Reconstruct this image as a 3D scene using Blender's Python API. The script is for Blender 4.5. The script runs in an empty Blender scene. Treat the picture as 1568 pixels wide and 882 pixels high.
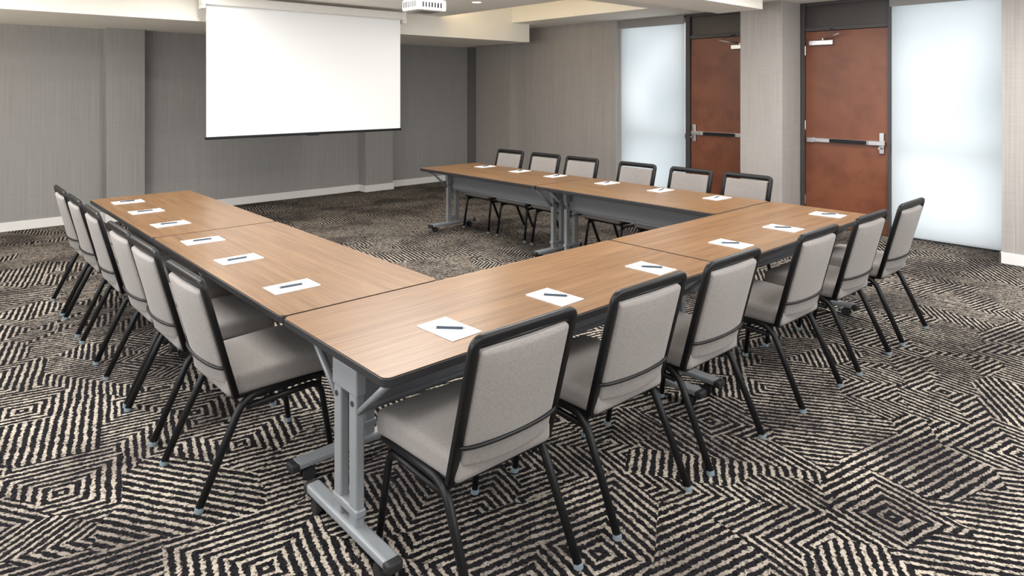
import bpy, bmesh, math, random
from mathutils import Vector, Matrix
random.seed(4)
SC = bpy.context.scene
SC.view_settings.view_transform = 'Standard'
SC.view_settings.look = 'None'
SC.view_settings.exposure = 0.0

# ---------------------------------------------------------------- materials
def newmat(name):
    m = bpy.data.materials.new(name); m.use_nodes = True
    nt = m.node_tree
    b = nt.nodes.get('Principled BSDF')
    return m, nt, b
def nd(nt, t, **kw):
    n = nt.nodes.new(t)
    for k, v in kw.items(): setattr(n, k, v)
    return n
def math_(nt, op, a, b=None, c=None):
    n = nt.nodes.new('ShaderNodeMath'); n.operation = op
    for i, v in enumerate((a, b, c)):
        if v is None: continue
        if isinstance(v, (int, float)): n.inputs[i].default_value = v
        else: nt.links.new(v, n.inputs[i])
    return n.outputs[0]
def mixc(nt, fac, a, b):
    n = nt.nodes.new('ShaderNodeMix'); n.data_type = 'RGBA'
    for idx, v in ((0, fac), (6, a), (7, b)):
        if isinstance(v, (int, float)): n.inputs[idx].default_value = v
        elif isinstance(v, tuple): n.inputs[idx].default_value = (*v, 1) if len(v) == 3 else v
        else: nt.links.new(v, n.inputs[idx])
    return n.outputs[2]
def noise(nt, vec, scale, detail=2, rough=0.5, dim='3D'):
    n = nt.nodes.new('ShaderNodeTexNoise'); n.noise_dimensions = dim
    n.inputs['Scale'].default_value = scale; n.inputs['Detail'].default_value = detail
    n.inputs['Roughness'].default_value = rough
    if vec is not None: nt.links.new(vec, n.inputs['Vector'])
    return n.outputs['Fac']
def ramp(nt, fac, a, b):
    n = nt.nodes.new('ShaderNodeMapRange'); n.clamp = True
    nt.links.new(fac, n.inputs[0]); n.inputs[1].default_value = a; n.inputs[2].default_value = b
    return n.outputs[0]
def scalev(nt, vec, s):
    n = nt.nodes.new('ShaderNodeMapping'); n.inputs['Scale'].default_value = s
    nt.links.new(vec, n.inputs['Vector']); return n.outputs[0]
def bump(nt, bsdf, h, strength, dist=0.01):
    n = nt.nodes.new('ShaderNodeBump'); n.inputs['Strength'].default_value = strength
    n.inputs['Distance'].default_value = dist
    nt.links.new(h, n.inputs['Height']); nt.links.new(n.outputs[0], bsdf.inputs['Normal'])
def objco(nt): return nt.nodes.new('ShaderNodeTexCoord').outputs['Object']
def plain(name, col, rough=0.5, metal=0.0, spec=0.5, var=0.06, vs=8):
    m, nt, b = newmat(name)
    n = noise(nt, objco(nt), vs, 3)
    lo = tuple(c * (1 - var) for c in col); hi = tuple(min(1, c * (1 + var)) for c in col)
    nt.links.new(mixc(nt, n, lo, hi), b.inputs['Base Color'])
    b.inputs['Roughness'].default_value = rough; b.inputs['Metallic'].default_value = metal
    b.inputs['Specular IOR Level'].default_value = spec
    return m

def mat_carpet():
    m, nt, b = newmat('carpet_hatched')
    P = nt.nodes.new('ShaderNodeNewGeometry').outputs['Position']
    wob = nt.nodes.new('ShaderNodeTexNoise'); wob.inputs['Scale'].default_value = 9; wob.inputs['Detail'].default_value = 2
    nt.links.new(P, wob.inputs['Vector'])
    sub = nd(nt, 'ShaderNodeVectorMath', operation='SUBTRACT'); nt.links.new(wob.outputs['Color'], sub.inputs[0]); sub.inputs[1].default_value = (.5, .5, .5)
    scl = nd(nt, 'ShaderNodeVectorMath', operation='SCALE'); nt.links.new(sub.outputs[0], scl.inputs[0]); scl.inputs['Scale'].default_value = 0.014
    add = nd(nt, 'ShaderNodeVectorMath', operation='ADD'); nt.links.new(P, add.inputs[0]); nt.links.new(scl.outputs[0], add.inputs[1])
    Q = add.outputs[0]
    mp = nt.nodes.new('ShaderNodeMapping'); mp.inputs['Rotation'].default_value = (0, 0, math.radians(12)); mp.inputs['Location'].default_value = (.9, .4, 0)
    nt.links.new(Q, mp.inputs['Vector']); Q = mp.outputs[0]
    S = 2.2
    v = nd(nt, 'ShaderNodeTexVoronoi', voronoi_dimensions='2D', distance='CHEBYCHEV', feature='F1')
    v.inputs['Scale'].default_value = S; v.inputs['Randomness'].default_value = 1.0
    nt.links.new(Q, v.inputs['Vector'])
    per = 0.037
    ring = math_(nt, 'MULTIPLY', v.outputs['Distance'], 1 / (S * per))
    sc = nd(nt, 'ShaderNodeSeparateColor'); nt.links.new(v.outputs['Color'], sc.inputs[0])
    sp = nd(nt, 'ShaderNodeSeparateXYZ'); nt.links.new(Q, sp.inputs[0])
    # each patch: straight hatch in one of four directions, a chevron zig-zag, or nested squares
    ang = math_(nt, 'MULTIPLY', math_(nt, 'FLOOR', math_(nt, 'MULTIPLY', sc.outputs[0], 3.999)), math.pi / 4)
    lin = math_(nt, 'ADD', math_(nt, 'MULTIPLY', sp.outputs[0], math_(nt, 'COSINE', ang)),
                math_(nt, 'MULTIPLY', sp.outputs[1], math_(nt, 'SINE', ang)))
    oth = math_(nt, 'SUBTRACT', math_(nt, 'MULTIPLY', sp.outputs[1], math_(nt, 'COSINE', ang)),
                math_(nt, 'MULTIPLY', sp.outputs[0], math_(nt, 'SINE', ang)))
    zig = math_(nt, 'PINGPONG', oth, 0.22)
    chev = math_(nt, 'MULTIPLY', math_(nt, 'ADD', lin, zig), 1 / (per * 1.25))
    lin = math_(nt, 'MULTIPLY', lin, 1 / per)
    def fmix(f, a, c):
        mf = nd(nt, 'ShaderNodeMix'); mf.data_type = 'FLOAT'
        nt.links.new(f, mf.inputs[0]); nt.links.new(a, mf.inputs[2]); nt.links.new(c, mf.inputs[3]); return mf.outputs[0]
    ph = fmix(math_(nt, 'GREATER_THAN', sc.outputs[1], 0.28), ring, lin)
    ph = fmix(math_(nt, 'GREATER_THAN', sc.outputs[1], 0.66), ph, chev)
    n1 = noise(nt, P, 65, 2, .6)
    ph = math_(nt, 'ADD', ph, math_(nt, 'MULTIPLY', math_(nt, 'SUBTRACT', n1, .5), 0.62))
    tri = math_(nt, 'ABSOLUTE', math_(nt, 'SUBTRACT', math_(nt, 'FRACT', ph), .5))
    n2 = noise(nt, P, 20, 3, .65)
    thr = math_(nt, 'ADD', math_(nt, 'MULTIPLY', math_(nt, 'SUBTRACT', n2, .5), .60), 0.292)
    msk = ramp(nt, math_(nt, 'SUBTRACT', tri, thr), -0.02, 0.045)
    tv = nd(nt, 'ShaderNodeTexVoronoi', voronoi_dimensions='2D', feature='F1'); tv.inputs['Scale'].default_value = 130
    nt.links.new(P, tv.inputs['Vector'])
    tc = nd(nt, 'ShaderNodeSeparateColor'); nt.links.new(tv.outputs['Color'], tc.inputs[0])
    brk = ramp(nt, tc.outputs[0], 0.08, 0.35)
    msk2 = math_(nt, 'MULTIPLY', msk, math_(nt, 'ADD', math_(nt, 'MULTIPLY', brk, .7), .3))
    big = ramp(nt, noise(nt, P, 1.4, 3, .6), .38, .56)
    light = mixc(nt, big, (0.18, 0.154, 0.134), (0.43, 0.377, 0.315))
    dark = mixc(nt, tc.outputs[1], (0.005, 0.005, 0.0065), (0.019, 0.0175, 0.019))
    nt.links.new(mixc(nt, msk2, dark, light), b.inputs['Base Color'])
    b.inputs['Roughness'].default_value = 0.95; b.inputs['Specular IOR Level'].default_value = 0.04
    bump(nt, b, math_(nt, 'ADD', tv.outputs['Distance'], msk), 0.35, 0.004)
    return m

def mat_wallpaper(name, c):
    m, nt, b = newmat(name)
    P = nt.nodes.new('ShaderNodeNewGeometry').outputs['Position']
    v = noise(nt, scalev(nt, P, (130, 130, 1.0)), 1.0, 2, .6)
    h = noise(nt, scalev(nt, P, (5, 5, 170)), 1.0, 2, .6)
    t = math_(nt, 'ADD', math_(nt, 'MULTIPLY', v, .7), math_(nt, 'MULTIPLY', h, .3))
    t = ramp(nt, t, .34, .66)
    nt.links.new(mixc(nt, t, tuple(x * .86 for x in c), tuple(x * 1.12 for x in c)), b.inputs['Base Color'])
    b.inputs['Roughness'].default_value = 0.8; b.inputs['Specular IOR Level'].default_value = 0.25
    bump(nt, b, t, 0.12, 0.002)
    return m

def mat_wood(name, c1, c2, c3, rough, s=1.0, axis='x', spec=.5, gr=.65):
    m, nt, b = newmat(name)
    P = objco(nt)
    oi = nt.nodes.new('ShaderNodeObjectInfo')
    ad = nd(nt, 'ShaderNodeVectorMath', operation='ADD'); nt.links.new(P, ad.inputs[0])
    cb = nd(nt, 'ShaderNodeCombineXYZ'); r10 = math_(nt, 'MULTIPLY', oi.outputs['Random'], 17)
    for i in range(3): nt.links.new(r10, cb.inputs[i])
    nt.links.new(cb.outputs[0], ad.inputs[1]); P = ad.outputs[0]
    f, g = (0.9, 26) if axis == 'x' else (26, .9)
    a = noise(nt, scalev(nt, P, (f * s, g * s, g * s if axis == 'x' else .9)), 1.0, 4, .6)
    f2, g2 = (3.0, 150) if axis == 'x' else (170, 3.5)
    fz = g2 if axis == 'x' else 3.5
    c = noise(nt, scalev(nt, P, (f2 * s, g2 * s, fz)), 1.0, 3, .65)
    col = mixc(nt, ramp(nt, a, .35, .65), c1, c2)
    col = mixc(nt, math_(nt, 'MULTIPLY', ramp(nt, c, .45, .68), gr), col, c3)
    nt.links.new(col, b.inputs['Base Color'])
    b.inputs['Roughness'].default_value = rough; b.inputs['Specular IOR Level'].default_value = spec
    return m

M = {}
M['carpet'] = mat_carpet()
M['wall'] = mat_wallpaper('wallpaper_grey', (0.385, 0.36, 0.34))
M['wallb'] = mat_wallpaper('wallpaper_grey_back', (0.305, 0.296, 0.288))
M['ceil'] = plain('ceiling_paint', (0.95, 0.915, 0.84), .8, var=.01)
M['trimw'] = plain('baseboard_paint', (0.78, 0.77, 0.75), .5, var=.02)
M['wood'] = mat_wood('table_laminate', (0.178, 0.095, 0.043), (0.245, 0.139, 0.067), (0.09, 0.046, 0.02), .34, spec=.35, gr=.7)
M['edge'] = plain('table_edge_band', (0.014, 0.014, 0.016), .45)
M['grey'] = plain('grey_powdercoat', (0.25, 0.265, 0.28), .4, 0.2)
M['greyd'] = plain('grey_steel_panel', (0.16, 0.168, 0.182), .5)
M['black'] = plain('black_metal', (0.006, 0.006, 0.007), .42, spec=.3)
M['rubber'] = plain('black_rubber', (0.012, 0.012, 0.013), .6)
M['bolt'] = plain('bolt_steel', (0.1, 0.1, 0.11), .35, .8)
M['glide'] = plain('glide_plastic', (0.19, 0.24, 0.27), .3)
M['paper'] = plain('paper_white', (0.84, 0.85, 0.87), .7, var=.01)
M['penb'] = plain('pen_barrel', (0.04, 0.06, 0.085), .3)
M['chrome'] = plain('brushed_steel', (0.55, 0.55, 0.56), .3, 1.0)
M['screen'] = plain('projection_fabric', (0.88, 0.89, 0.90), .85, var=.005)
M['housing'] = plain('white_housing', (0.76, 0.74, 0.70), .45, var=.01)
M['frame'] = plain('door_frame_bronze', (0.05, 0.045, 0.045), .5)
M['corner_strip'] = plain('corner_strip_grey', (0.13, 0.125, 0.12), .6)
M['transom'] = plain('transom_dark', (0.04, 0.034, 0.032), .4)
M['door'] = mat_wood('cherry_veneer', (0.155, 0.047, 0.021), (0.20, 0.066, 0.031), (0.11, 0.032, 0.014), .4, 1.0, 'z')
M['lens'] = plain('lens_glass', (0.01, 0.012, 0.03), .08)
M['valance'] = plain('shade_valance', (0.27, 0.26, 0.255), .6)
def mat_fabric():
    m, nt, b = newmat('upholstery_greige')
    P = objco(nt)
    a = noise(nt, scalev(nt, P, (260, 260, 60)), 1, 2, .6); c = noise(nt, scalev(nt, P, (60, 260, 260)), 1, 2, .6)
    t = ramp(nt, math_(nt, 'MULTIPLY', math_(nt, 'ADD', a, c), .5), .34, .66)
    nt.links.new(mixc(nt, t, (0.218, 0.199, 0.187), (0.285, 0.263, 0.249)), b.inputs['Base Color'])
    b.inputs['Roughness'].default_value = .9; b.inputs['Specular IOR Level'].default_value = .2
    b.inputs['Sheen Weight'].default_value = .1
    bump(nt, b, t, .2, .002)
    return m
M['fabric'] = mat_fabric()
def mat_emit(name, col, st, tex=False):
    m = bpy.data.materials.new(name); m.use_nodes = True; nt = m.node_tree; nt.nodes.clear()
    e = nt.nodes.new('ShaderNodeEmission'); o = nt.nodes.new('ShaderNodeOutputMaterial')
    e.inputs[0].default_value = (*col, 1); e.inputs[1].default_value = st
    if tex:
        P = nt.nodes.new('ShaderNodeNewGeometry').outputs['Position']
        n = ramp(nt, noise(nt, P, 1.6, 2), .35, .7)
        nt.links.new(mixc(nt, n, tuple(c * .74 for c in col), tuple(c * 1.3 for c in (1, 1, 1))), e.inputs[0])
    nt.links.new(e.outputs[0], o.inputs[0]); return m
M['pane'] = mat_emit('daylit_frosted_pane', (0.82, 0.93, 1.0), 1.9, True)
M['led'] = mat_emit('led_diffuser', (1, .93, .82), 6)
M['ledwarm'] = mat_emit('led_strip_warm', (1, .80, .5), 16)
def mat_shade():
    m = bpy.data.materials.new('roller_shade_fabric'); m.use_nodes = True; nt = m.node_tree; nt.nodes.clear()
    d = nt.nodes.new('ShaderNodeBsdfDiffuse'); t = nt.nodes.new('ShaderNodeBsdfTranslucent'); mx = nt.nodes.new('ShaderNodeMixShader')
    o = nt.nodes.new('ShaderNodeOutputMaterial'); d.inputs[0].default_value = (.75, .78, .8, 1)
    P = nt.nodes.new('ShaderNodeNewGeometry').outputs['Position']
    nt.links.new(mixc(nt, noise(nt, P, 120, 2), (.82, .86, .88), (.90, .93, .95)), t.inputs[0])
    mx.inputs[0].default_value = .66
    nt.links.new(d.outputs[0], mx.inputs[1]); nt.links.new(t.outputs[0], mx.inputs[2]); nt.links.new(mx.outputs[0], o.inputs[0])
    return m
M['shade'] = mat_shade()

# ---------------------------------------------------------------- mesh builder
class MB:
    def __init__(s): s.bm = bmesh.new(); s.mats = []
    def mi(s, key):
        if key not in s.mats: s.mats.append(key)
        return s.mats.index(key)
    def absorb(s, t, key, smooth, mtx=None):
        if mtx is not None: t.transform(mtx)
        bmesh.ops.recalc_face_normals(t, faces=t.faces[:])
        i = s.mi(key)
        for f in t.faces: f.material_index = i; f.smooth = smooth
        me = bpy.data.meshes.new('tmp'); t.to_mesh(me); t.free()
        s.bm.from_mesh(me); bpy.data.meshes.remove(me)
    def box(s, lo, hi, key, r=0.0, seg=2, mtx=None):
        t = bmesh.new(); bmesh.ops.create_cube(t, size=1)
        lo, hi = Vector(lo), Vector(hi)
        for v in t.verts: v.co = Vector(((lo[i] + hi[i]) / 2 + v.co[i] * (hi[i] - lo[i]) for i in range(3)))
        if r > 0: bmesh.ops.bevel(t, geom=t.edges[:], offset=r, segments=seg, affect='EDGES', profile=.5)
        s.absorb(t, key, False, mtx)
    def cyl(s, a, b, r, key, seg=20, r2=None, bev=0.0):
        a, b = Vector(a), Vector(b); d = b - a
        t = bmesh.new()
        bmesh.ops.create_cone(t, cap_ends=True, segments=seg, radius1=r, radius2=r if r2 is None else r2, depth=d.length)
        if bev: bmesh.ops.bevel(t, geom=[e for e in t.edges if len(e.link_faces) == 2 and any(len(f.verts) > 4 for f in e.link_faces)], offset=bev, segments=2, affect='EDGES')
        q = d.to_track_quat('Z', 'Y').to_matrix().to_4x4(); q.translation = (a + b) / 2
        s.absorb(t, key, False, q)
    def tube(s, pts, key, rx, ry=None, ref=None, seg=12, closed=False, e=1.0):
        ry = rx if ry is None else ry
        pts = [Vector(p) for p in pts]; t = bmesh.new(); rings = []; n = len(pts)
        prev = None
        for i, p in enumerate(pts):
            if closed: tg = (pts[(i + 1) % n] - pts[i - 1])
            else: tg = pts[min(i + 1, n - 1)] - pts[max(i - 1, 0)]
            tg.normalize()
            if ref is not None: nv = Vector(ref)
            else: nv = prev if prev is not None else (Vector((1, 0, 0)) if abs(tg.x) < .8 else Vector((0, 1, 0)))
            nv = (nv - tg * nv.dot(tg)).normalized(); prev = nv; bv = tg.cross(nv)
            ring = []
            for k in range(seg):
                a = 2 * math.pi * k / seg; c, sn = math.cos(a), math.sin(a)
                cc = math.copysign(abs(c) ** e, c); ss = math.copysign(abs(sn) ** e, sn)
                ring.append(t.verts.new(p + nv * (ry * cc) + bv * (rx * ss)))
            rings.append(ring)
        for i in range(n if closed else n - 1):
            A, B = rings[i], rings[(i + 1) % n]
            for k in range(seg): t.faces.new((A[k], A[(k + 1) % seg], B[(k + 1) % seg], B[k]))
        if not closed: t.faces.new(rings[0][::-1]); t.faces.new(rings[-1])
        s.absorb(t, key, True)
    def soft(s, h, r, key, fn=None, mtx=None, n=6):
        t = bmesh.new(); h = Vector(h)
        def axis(hs):
            rr = min(r, hs * .999); core = [(-1 + 2 * i / n) * (hs - rr) for i in range(n + 1)] if hs > rr * 1.01 else [-(hs - rr), hs - rr]
            cs = [-hs, -hs + rr * .25, -hs + rr * .6] + core + [hs - rr * .6, hs - rr * .25, hs]
            return cs
        ax = [axis(h[i]) for i in range(3)]
        cache = {}
        def V(p):
            inn = Vector((max(-(h[i] - r), min(h[i] - r, p[i])) if h[i] > r else 0 for i in range(3)))
            d = Vector(p) - inn
            if d.length > 1e-9: d.normalize()
            q = inn + Vector((d[i] * min(r, h[i]) for i in range(3)))
            k = (round(q.x, 6), round(q.y, 6), round(q.z, 6))
            if k not in cache: cache[k] = t.verts.new(fn(q) if fn else q)
            return cache[k]
        for a in range(3):
            b_, c_ = (a + 1) % 3, (a + 2) % 3
            for sg in (-1, 1):
                for i in range(len(ax[b_]) - 1):
                    for j in range(len(ax[c_]) - 1):
                        vs = []
                        for (ii, jj) in ((i, j), (i + 1, j), (i + 1, j + 1), (i, j + 1)):
                            p = [0, 0, 0]; p[a] = sg * h[a]; p[b_] = ax[b_][ii]; p[c_] = ax[c_][jj]
                            v = V(p)
                            if v not in vs: vs.append(v)
                        if len(vs) > 2:
                            try: t.faces.new(vs)
                            except ValueError: pass
        s.absorb(t, key, True, mtx)
    def prism(s, out, z0, z1, key, r=0.0):
        t = bmesh.new()
        f = t.faces.new([t.verts.new((x, y, z0)) for x, y in out])
        ex = bmesh.ops.extrude_face_region(t, geom=[f])
        bmesh.ops.translate(t, verts=[g for g in ex['geom'] if isinstance(g, bmesh.types.BMVert)], vec=(0, 0, z1 - z0))
        if r: bmesh.ops.bevel(t, geom=[e for e in t.edges if abs(e.verts[0].co.z - e.verts[1].co.z) < 1e-6], offset=r, segments=3, affect='EDGES')
        s.absorb(t, key, False)
    def mesh(s, name):
        me = bpy.data.meshes.new(name); s.bm.to_mesh(me); s.bm.free()
        for k in s.mats: me.materials.append(M[k])
        return me
    def obj(s, name, loc=(0, 0, 0), rot=0):
        return place(name, s.mesh(name), loc, rot)
def place(name, me, loc=(0, 0, 0), rot=0.0):
    o = bpy.data.objects.new(name, me); o.location = loc; o.rotation_euler = (0, 0, rot)
    SC.collection.objects.link(o); return o
def fillet(pts, r, n=5):
    pts = [Vector(p) for p in pts]; out = [pts[0]]
    rs = r if isinstance(r, (list, tuple)) else [r] * (len(pts) - 2)
    for i in range(1, len(pts) - 1):
        p = pts[i]; a = (pts[i - 1] - p); b = (pts[i + 1] - p)
        k = min(rs[i - 1], a.length * .45, b.length * .45)
        A = p + a.normalized() * k; B = p + b.normalized() * k
        for j in range(n + 1):
            t = j / n; out.append(A * (1 - t) ** 2 + p * 2 * t * (1 - t) + B * t * t)
    out.append(pts[-1]); return out
def rrect(hx, hy, r, n=5):
    o = []
    for cx, cy, a0 in ((hx - r, hy - r, 0), (-hx + r, hy - r, 90), (-hx + r, -hy + r, 180), (hx - r, -hy + r, 270)):
        for i in range(n + 1):
            a = math.radians(a0 + 90 * i / n); o.append((cx + r * math.cos(a), cy + r * math.sin(a)))
    return o

# ---------------------------------------------------------------- room
CZ = 2.68
SZ = 2.39
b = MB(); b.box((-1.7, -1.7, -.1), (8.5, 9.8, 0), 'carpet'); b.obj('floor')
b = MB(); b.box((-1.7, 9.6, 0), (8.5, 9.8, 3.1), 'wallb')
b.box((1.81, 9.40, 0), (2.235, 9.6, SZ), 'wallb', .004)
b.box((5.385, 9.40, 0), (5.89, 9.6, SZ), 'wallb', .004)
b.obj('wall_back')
b = MB()
b.box((7.77, 8.62, 0), (8.5, 9.6, CZ), 'wall'); b.box((7.95, 6.43, 0), (8.5, 8.62, CZ), 'wall')
b.box((7.60, 3.67, 0), (8.5, 4.20, CZ), 'wall', .004); b.box((7.65, -1.7, 0), (8.5, 1.56, CZ), 'wall')
b.box((8.34, 1.56, 0), (8.5, 3.67, CZ), 'wall'); b.box((8.34, 4.2, 0), (8.5, 6.43, CZ), 'wall')
b.obj('wall_right')
b = MB()
b.box((-1.85, -1.7, 0), (-1.7, .5, 3.1), 'wall'); b.box((-1.85, 6.5, 0), (-1.7, 9.8, 3.1), 'wall')
b.box((-1.85, .5, 0), (-1.7, 6.5, .7), 'wall'); b.box((-1.85, .5, 2.45), (-1.7, 6.5, 3.1), 'wall'); b.obj('wall_left')
b = MB()
b.box((-1.7, -1.85, 0), (.3, -1.7, 3.1), 'wall'); b.box((6.9, -1.85, 0), (8.5, -1.7, 3.1), 'wall')
b.box((.3, -1.85, 0), (6.9, -1.7, .7), 'wall'); b.box((.3, -1.85, 2.45), (6.9, -1.7, 3.1), 'wall'); b.obj('wall_front')
b = MB()
b.box((-1.7, -1.7, CZ), (8.5, 5.2, 3.1), 'ceil'); b.box((-1.7, 5.2, CZ), (5.7, 9.6, 3.1), 'ceil')
b.box((7.08, 5.2, CZ), (8.5, 9.6, 3.1), 'ceil'); b.box((5.7, 7.8, CZ), (7.08, 9.6, 3.1), 'ceil')
b.box((5.7, 5.2, 3.02), (7.08, 7.8, 3.1), 'ceil'); b.obj('ceiling')
b = MB(); b.box((-1.7, 7.8, SZ), (7.45, 9.6, CZ), 'ceil', .003); b.obj('trim_ceiling_soffit')
b = MB(); b.box((1.5, 3.6, 2.52), (7.0, 4.15, CZ), 'ceil', .003); b.obj('trim_ceiling_beam')
BH = .105
def bb(m, lo, hi): m.box((lo[0], lo[1], 0), (hi[0], hi[1], BH), 'trimw', .003)
b = MB(); y = 9.585
bb(b, (-1.7, y), (1.81, 9.6)); bb(b, (2.235, y), (5.385, 9.6)); bb(b, (5.89, y), (7.77, 9.6))
bb(b, (1.797, 9.385), (2.248, 9.4)); bb(b, (5.372, 9.385), (5.903, 9.4))
for x in (1.797, 2.235, 5.372, 5.89): bb(b, (x, 9.4), (x + .013, 9.6))
b.obj('baseboard_back')
b = MB()
bb(b, (7.755, 8.62), (7.77, 9.585)); bb(b, (7.755, 8.607), (7.95, 8.62)); bb(b, (7.937, 6.43), (7.95, 8.607)); bb(b, (7.937, 6.417), (8.1, 6.43))
bb(b, (7.587, 3.657), (7.6, 4.2)); bb(b, (7.587, 3.657), (8.05, 3.67)); bb(b, (7.637, -1.7), (7.65, 1.573)); bb(b, (7.637, 1.56), (8.05, 1.573))
b.obj('baseboard_right')
b = MB(); bb(b, (-1.7, -1.68), (-1.687, 9.585)); b.obj('baseboard_left')
b = MB(); b.box((7.6, 9.555, .0), (7.77, 9.6, SZ - .002), 'corner_strip', .003); b.obj('dark_corner_strip')  # plain darker grey strip on the back wall, beside the right corner

# windows on the door side, with roller shades down
def window(n, y0, y1):
    b = MB()
    b.box((8.27, y0, .02), (8.29, y1, CZ - .02), 'pane')
    for (a, c) in ((y0, y0 + .05), (y1 - .05, y1)): b.box((8.18, a, 0), (8.27, c, CZ - .005), 'frame')
    for (a, c) in ((.0, .08), (.93, 1.0), (CZ - .085, CZ - .005)): b.box((8.18, y0, a), (8.27, y1, c), 'frame')
    b.obj('added_window_%d' % n)
    b = MB(); b.box((8.075, y0 + .01, .05), (8.078, y1 - .01, 2.6), 'shade')
    b.box((8.07, y0 + .01, .03), (8.083, y1 - .01, .055), 'shade', .002)
    b.cyl((8.12, y0 + .01, 2.61), (8.12, y1 - .01, 2.61), .04, 'housing')
    b.box((8.03, y0 + .002, 2.55), (8.045, y1 - .002, CZ - .006), 'valance', .002)
    b.obj('roller_shade')
window(1, 5.29, 6.43)
window(2, 1.56, 2.66)
# added windows behind / beside the camera, put in as frontal fill light
def fillwin(n, axis, a0, a1, energy):
    b = MB(); z0, z1 = .7, 2.45
    def bx(u0, u1, w0, w1, za, zb, k, r=0):
        if axis == 'x': b.box((u0, -1.7 - w1, za), (u1, -1.7 - w0, zb), k, r)
        else: b.box((-1.7 - w1, u0, za), (-1.7 - w0, u1, zb), k, r)
    bx(a0, a1, .10, .12, z0, z1, 'pane')
    bx(a0, a1, .02, .10, z0, z0 + .05, 'frame'); bx(a0, a1, .02, .10, z1 - .05, z1, 'frame')
    nn = 4
    for i in range(nn + 1):
        u = a0 + (a1 - a0 - .05) * i / nn; bx(u, u + .05, .02, .10, z0, z1, 'frame')
    w = b.obj('added_window_%d' % n)
    l = bpy.data.lights.new('fill_light', 'AREA'); l.shape = 'RECTANGLE'; l.size = a1 - a0 - .1; l.size_y = z1 - z0 - .1; l.energy = energy; l.color = (.97, .98, 1)
    o = bpy.data.objects.new('fill_light', l); SC.collection.objects.link(o); o.parent = w
    if axis == 'x': o.location = ((a0 + a1) / 2, -1.705, (z0 + z1) / 2); o.rotation_euler = (math.radians(90), 0, 0)
    else: o.location = (-1.705, (a0 + a1) / 2, (z0 + z1) / 2); o.rotation_euler = (math.radians(90), 0, math.radians(-90))
fillwin(3, 'x', .3, 6.9, 80)
fillwin(4, 'y', .5, 6.5, 100)
# doors
def door(n, y0, y1, f0, f1, latch_far):
    H = 2.33
    b = MB()
    T = CZ - .006
    b.box((8.09, y0, .008), (8.135, y1, H), 'door', .002)
    b.box((8.06, f0, 0), (8.20, y0 - .003, T), 'frame', .003); b.box((8.06, y1 + .003, 0), (8.20, f1, T), 'frame', .003)
    b.box((8.07, y0, H + .004), (8.20, y1, H + .05), 'frame', .003); b.box((8.10, y0, H + .05), (8.15, y1, T - .03), 'transom')
    b.box((8.07, y0, T - .035), (8.20, y1, T), 'frame')
    z = 1.03; L, Hh = (y1, y0) if latch_far else (y0, y1); sg = 1 if latch_far else -1
    b.box((8.045, min(L - sg * .02, L - sg * .20), z - .028), (8.09, max(L - sg * .02, L - sg * .20), z + .028), 'chrome', .008)
    b.box((8.06, L - sg * .06 - .028, z - .12), (8.09, L - sg * .06 + .028, z + .12), 'chrome', .008)
    b.box((8.06, y0 + .04, z - .026), (8.09, y1 - .04, z + .026), 'chrome', .006)
    m0, m1 = sorted((L - sg * .22, Hh + sg * .30))
    b.box((8.03, m0, z - .018), (8.065, m1, z + .022), 'black', .006)
    m0, m1 = sorted((Hh + sg * .03, Hh + sg * .12))
    b.box((8.04, m0, z - .03), (8.09, m1, z + .03), 'chrome', .006)
    b.cyl((8.03, L - sg * .06, z - .05), (7.99, L - sg * .06, z - .05), .012, 'chrome')
    m0, m1 = sorted((Hh + sg * .06, Hh + sg * .34))
    b.box((8.03, m0, H - .17), (8.09, m1, H - .11), 'chrome', .006)
    b.tube([(8.05, Hh + sg * .22, H - .10), (7.93, Hh + sg * .45, H - .05), (8.07, Hh + sg * .30, H + .025)], 'chrome', .008, seg=8)
    b.cyl((8.05, Hh + sg * .22, H - .115), (8.05, Hh + sg * .22, H - .09), .014, 'chrome')
    for hz in (.25, 1.15, 2.05): b.cyl((8.08, Hh - sg * .002, hz), (8.08, Hh - sg * .002, hz + .11), .008, 'chrome', 10)
    b.obj('door_%d' % n)
door(1, 4.235, 5.21, 4.205, 5.285, True)
door(2, 2.69, 3.61, 2.665, 3.655, False)

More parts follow.
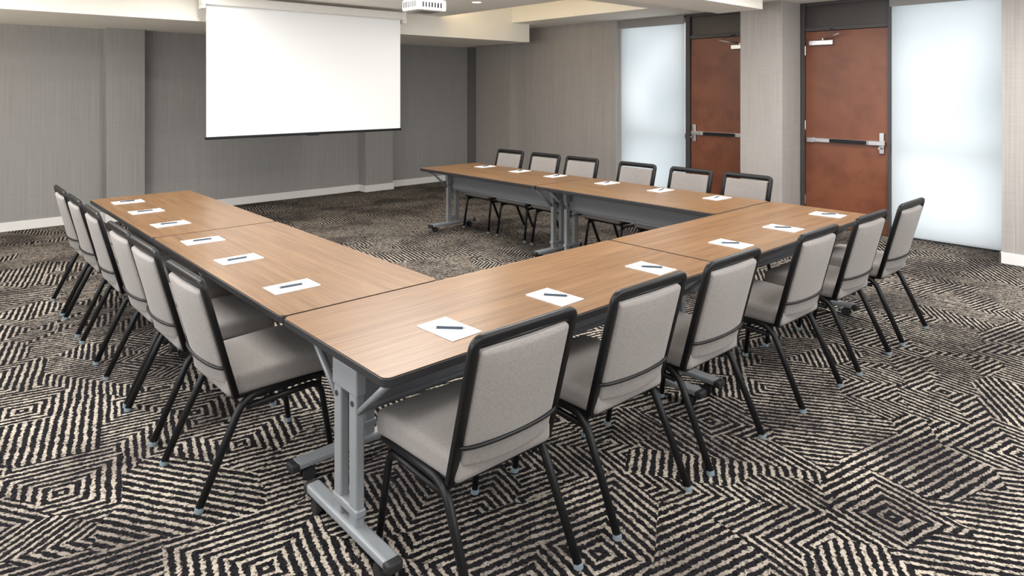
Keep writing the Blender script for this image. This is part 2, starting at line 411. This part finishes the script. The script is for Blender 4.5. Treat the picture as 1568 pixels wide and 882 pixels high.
# ---------------------------------------------------------------- tables
def table_mesh(L, W):
    b = MB()
    b.prism(rrect(L / 2 - .0015, W / 2 - .0015, .03), .708, .7385, 'edge', .004)
    b.prism(rrect(L / 2 - .006, W / 2 - .006, .027), .738, .740, 'wood')
    for sx in (-1, 1):
        x = sx * (L / 2 - .088)
        b.box((x - .03, -W * .38, .060), (x + .03, W * .38, .096), 'grey', .012, 3)
        for sy in (-1, 1):
            b.soft((.031, .022, .02), .012, 'rubber', mtx=Matrix.Translation((x, sy * W * .38, .074)), n=2)
            yy = sy * W * .30
            b.cyl((x, yy, .035), (x, yy, .062), .012, 'rubber')
            for d in (-.017, .017): b.cyl((x + d - .008, yy, .028), (x + d + .008, yy, .028), .028, 'rubber', 24, bev=.003)
            b.box((x - .007, yy - .02, .025), (x + .007, yy + .02, .055), 'rubber', .004)
            b.box((x - .018, sy * .056 - .026, .09), (x + .018, sy * .056 + .026, .69), 'grey', .007, 3)
            b.tube([(x, sy * .075, .50), (x, sy * .30, .69)], 'grey', .010, .014, ref=(1, 0, 0), seg=12, e=.6)
            b.cyl((x - .021, sy * .058, .53), (x + .021, sy * .058, .53), .010, 'bolt')
            b.cyl((x - .020, sy * .058, .60), (x + .020, sy * .058, .60), .007, 'bolt')
        b.box((x - .025, -W * .42, .683), (x + .025, W * .42, .709), 'grey', .005)
        b.box((x - .021, -.09, .56), (x + .021, .09, .66), 'grey', .006)
        b.box((x - .021, -.09, .13), (x + .021, .09, .16), 'grey', .006)
        b.tube([(x - sx * .02, 0, .42), (x - sx * .26, .0, .62)], 'grey', .008, seg=10)
    xe = L / 2 - .115
    b.box((-xe, -.016, .47), (xe, .010, .70), 'greyd', .006)
    b.box((-xe, -.035, .675), (xe, .035, .708), 'greyd', .006)
    b.tube([(-xe, -.012, .475), (xe, -.012, .475)], 'greyd', .014, seg=12)
    return b.mesh('training_table')
W = .775
mA = table_mesh(2.02, W); mB = table_mesh(1.883, W); mC = table_mesh(1.883, .82)
X0, X1 = 1.10, 5.145; Y0, Y1 = 1.805, 2.580; YF = 6.350
place('training_table', mA, (X0 + 1.0105, (Y0 + Y1) / 2, 0))
place('training_table', mA, (X0 + 3.0335, (Y0 + Y1) / 2, 0))
for k in (0, 1):
    place('training_table', mB, (X0 + W / 2, Y1 + .002 + .9425 + k * 1.885, 0), math.pi / 2)
    place('training_table', mC, (X1 - .41, Y1 + .002 + .9425 + k * 1.885, 0), -math.pi / 2)

# ---------------------------------------------------------------- chair
def chair_mesh():
    b = MB()
    yz = lambda z: .13 * (.89 - z) / .48
    n = Vector((0, .965, .261))
    hw = .216
    up = fillet([(-.212, yz(.40), .40), (-hw, yz(.885), .885), (hw, yz(.885), .885), (.212, yz(.40), .40)], .030, 6)
    b.tube(up, 'black', .0175, .013, ref=n, seg=16, e=.55)
    th = math.atan(.13 / .48)
    def bp(q):
        x, t, h = q
        u = x / .19; w = h / .205
        t = t - .010 * (1 - u * u) * (1 - w * w) - (.020 * max(0, -w - .1) * (1 - u * u) if t < 0 else 0)
        t -= .010 * (1 - u * u)
        return Vector((x, t, h))
    mt = Matrix.Translation((0, yz(.653), .653)) @ Matrix.Rotation(th, 4, 'X')
    b.soft((.194, .020, .205), .014, 'fabric', bp, mt, 8)
    # dark slot under the top rail
    b.tube([(-.20, yz(.864) - .004, .864), (0, yz(.864) - .010, .864), (.20, yz(.864) - .004, .864)], 'black', .0065, seg=8)
    rod = [(.21 * math.sin(a), yz(.525) - .050 * max(0, math.cos(a)) ** .8, .525) for a in [(-1.57 + 3.14 * i / 16) for i in range(17)]]
    b.tube(rod, 'black', .007, seg=8)
    def sp(q):
        x, yy, z = q; w = (yy / .235)
        x *= (.955 + .045 * w)
        if z > 0: z += .010 * (1 - (x / .23) ** 2) * (1 - w * w * .6) + .004 * w
        if w > .6: z -= .008 * (w - .6) / .4
        return Vector((x, yy, z))
    b.soft((.232, .235, .046), .026, 'fabric', sp, Matrix.Translation((0, .335, .442)), 8)
    b.box((-.205, .12, .388), (.205, .54, .400), 'black', .004)
    for s in (-1, 1):
        b.tube(fillet([(s * .212, .535, .388), (s * .212, .165, .388), (s * .224, -.012, .015)], .07, 6), 'black', .0155, seg=12)
        b.tube(fillet([(s * .222, .555, .015), (s * .205, .505, .350), (s * .203, .18, .340)], .05, 6), 'black', .013, seg=12)
        b.tube([(s * .205, .50, .385), (s * .205, .50, .335)], 'black', .012, seg=10)
        for yy, xx in ((-.013, .2245), (.556, .2225)):
            b.cyl((s * xx, yy, 0), (s * xx, yy, .022), .018, 'glide', 16, r2=.016, bev=.003)
    b.tube([(-.205, .50, .372), (.205, .50, .372)], 'black', .011, seg=10)
    b.tube([(-.203, .19, .372), (.203, .19, .372)], 'black', .011, seg=10)
    return b.mesh('banquet_chair')
mc = chair_mesh()
rj = lambda a: math.radians(random.uniform(-a, a))
CX = [(1.485, 1.562), (2.15, 1.56), (2.765, 1.553), (3.60, 1.53), (4.28, 1.51), (4.955, 1.50)]
for x, y in CX: place('banquet_chair', mc, (x, y, 0), rj(1.2))
CYL = [2.965, 3.62, 4.12, 4.84, 5.44, 6.0]
for y in CYL: place('banquet_chair', mc, (.85, y, 0), -math.pi / 2 + rj(1.2))
CYR = [2.935, 3.50, 4.12, 4.86, 5.42, 6.02]
for y in CYR: place('banquet_chair', mc, (5.44, y, 0), math.pi / 2 + rj(1.2))

# ---------------------------------------------------------------- notepads, pens
b = MB(); b.box((-.07, -.107, 0), (.07, .107, .0035), 'paper', .0006, 1); b.box((-.07, .099, .0036), (.07, .107, .0042), 'paper'); mp = b.mesh('notepad')
b = MB()
b.cyl((0, -.055, .0052), (0, .045, .0052), .0048, 'penb', 12); b.cyl((0, .045, .0052), (0, .062, .0052), .0048, 'chrome', 12, r2=.003)
b.cyl((0, -.055, .0052), (0, -.068, .0052), .0045, 'chrome', 12, r2=.0012); b.box((-.0015, -.052, .009), (.0015, -.012, .0112), 'chrome')
b.cyl((0, .062, .0052), (0, .068, .0052), .002, 'chrome', 10)
me_pen = b.mesh('pen')
def pad(x, y, rot, pr=18):
    place('notepad', mp, (x, y, .7402), rot)
    place('pen', me_pen, (x + random.uniform(-.008, .008), y + random.uniform(-.008, .008), .7439), rot + rj(6) + math.radians(pr))
for x in (1.515, 2.085, 2.78, 3.56, 4.21, 4.89): pad(x, 2.025, rj(4), 40)
for y in (2.94, 3.60, 4.18, 4.84, 5.45, 6.0): pad(1.305, y, -math.pi / 2 + rj(3), -3)
for y in (2.95, 3.51, 4.12, 4.81, 5.35, 5.94): pad(4.965, y, math.pi / 2 + rj(3), 14)

# ---------------------------------------------------------------- projection screen
b = MB()
sy = 7.5; xa, xb = 2.375, 4.81
b.box((xa, sy - .002, 1.12), (xb, sy + .002, 2.57), 'screen')
b.box((xa - .012, sy - .014, 1.095), (xb + .012, sy + .014, 1.125), 'black', .005)
b.box((3.52, sy - .02, 1.085), (3.66, sy + .02, 1.10), 'black', .004)
b.box((xa - .06, sy - .06, 2.545), (xb + .06, sy + .07, 2.645), 'housing', .012, 3)
for x in (xa - .04, xb + .04):
    b.box((x - .012, sy - .075, 2.50), (x + .012, sy + .08, CZ), 'housing', .003)
b.obj('projection_screen')
# projector
b = MB()
b.box((-.17, -.14, -.06), (.17, .14, .05), 'housing', .018, 3)
b.cyl((.07, .14, 0), (.07, .165, 0), .042, 'black', 28); b.cyl((.07, .164, 0), (.07, .168, 0), .034, 'lens', 28)
for i in range(9): b.box((-.172, -.11 + i * .026, -.03), (-.169, -.098 + i * .026, .03), 'black')
for i in range(7): b.box((-.12 + i * .035, -.142, -.03), (-.10 + i * .035, -.139, .02), 'black')
b.box((-.10, -.09, -.066), (.12, .09, -.058), 'grey', .003)
b.box((-.09, -.07, .05), (.09, .07, .065), 'grey', .003)
b.cyl((0, 0, .06), (0, 0, .215), .02, 'grey'); b.cyl((0, 0, .205), (0, 0, .22), .06, 'grey')
b.obj('projector', (3.76, 5.43, 2.46), 0.0)

# ---------------------------------------------------------------- lights
def troffer(x, y, pw, sx=1.2, sy=.6):
    e = bpy.data.objects.new('ceiling_light', None); e.location = (x, y, CZ); SC.collection.objects.link(e)
    b = MB()
    b.box((-sx / 2 - .03, -sy / 2 - .03, -.02), (-sx / 2, sy / 2 + .03, 0), 'trimw'); b.box((sx / 2, -sy / 2 - .03, -.02), (sx / 2 + .03, sy / 2 + .03, 0), 'trimw')
    b.box((-sx / 2, -sy / 2 - .03, -.02), (sx / 2, -sy / 2, 0), 'trimw'); b.box((-sx / 2, sy / 2, -.02), (sx / 2, sy / 2 + .03, 0), 'trimw')
    o = b.obj('frame'); o.parent = e
    l = bpy.data.lights.new('lamp', 'AREA'); l.shape = 'RECTANGLE'; l.size = sx; l.size_y = sy; l.energy = pw; l.color = (1, .985, .96)
    lo = bpy.data.objects.new('lamp', l); lo.location = (0, 0, -.012); SC.collection.objects.link(lo); lo.parent = e
for x, y, p in ((0.2, .6, 45), (3.2, .3, 48), (6.2, .6, 58), (0.2, 3.6, 62), (3.2, 2.9, 62), (6.0, 2.6, 65), (0.0, 6.3, 80), (3.2, 5.0, 78)):
    troffer(x, y, p)
def downlight(x, y, z, pw):
    e = bpy.data.objects.new('recessed_downlight', None); e.location = (x, y, z); SC.collection.objects.link(e)
    b = MB()
    ring = [(.065 * math.cos(2 * math.pi * i / 24), .065 * math.sin(2 * math.pi * i / 24), -.002) for i in range(24)]
    b.tube(ring, 'trimw', .012, .005, ref=(0, 0, 1), seg=8, closed=True)
    b.cyl((0, 0, -.004), (0, 0, 0), .055, 'led', 24); o = b.obj('lens_ring'); o.parent = e
    l = bpy.data.lights.new('lamp', 'AREA'); l.shape = 'DISK'; l.size = .1; l.energy = pw; l.color = (1, .95, .86)
    lo = bpy.data.objects.new('lamp', l); lo.location = (0, 0, -.008); SC.collection.objects.link(lo); lo.parent = e
downlight(5.05, 6.2, CZ, 18)
downlight(2.2, 7.0, CZ, 14)
# unseen uplights added on the left wall to brighten the soffit
def fill_uplight(y, pw):
    e = bpy.data.objects.new('added_wall_uplight', None); e.location = (-1.7, y, 1.75); SC.collection.objects.link(e)
    b = MB(); b.box((0, -.06, -.10), (.02, .06, .10), 'chrome', .004)
    b.cyl((.09, 0, -.08), (.09, 0, .08), .05, 'housing', 28, r2=.075); b.cyl((.02, 0, 0), (.06, 0, 0), .012, 'chrome')
    o = b.obj('body'); o.parent = e
    l = bpy.data.lights.new('lamp', 'AREA'); l.shape = 'DISK'; l.size = .14; l.energy = pw; l.color = (1, .91, .76)
    lo = bpy.data.objects.new('lamp', l); lo.location = (.09, 0, .09); lo.rotation_euler = (math.radians(180), math.radians(38), 0)
    SC.collection.objects.link(lo); lo.parent = e
fill_uplight(7.2, 36); fill_uplight(8.7, 40)
b = MB(); b.box((5.72, 5.25, 2.74), (5.75, 7.75, 2.76), 'ledwarm'); b.box((5.70, 5.25, 2.70), (5.78, 7.75, 2.735), 'ceil'); b.obj('cove_light')

w = bpy.data.worlds.new('world'); SC.world = w; w.use_nodes = True
w.node_tree.nodes['Background'].inputs[0].default_value = (.8, .9, 1, 1); w.node_tree.nodes['Background'].inputs[1].default_value = .5

# ---------------------------------------------------------------- camera
cd = bpy.data.cameras.new('camera'); cam = bpy.data.objects.new('camera', cd); SC.collection.objects.link(cam)
cam.location = (0, 0, 1.65); cam.rotation_euler = (math.radians(90), 0, math.radians(-42.19))
cd.sensor_width = 36; cd.lens = 1021.6 / 1568 * 36; cd.shift_y = -306 / 1568; cd.clip_start = .05
SC.camera = cam
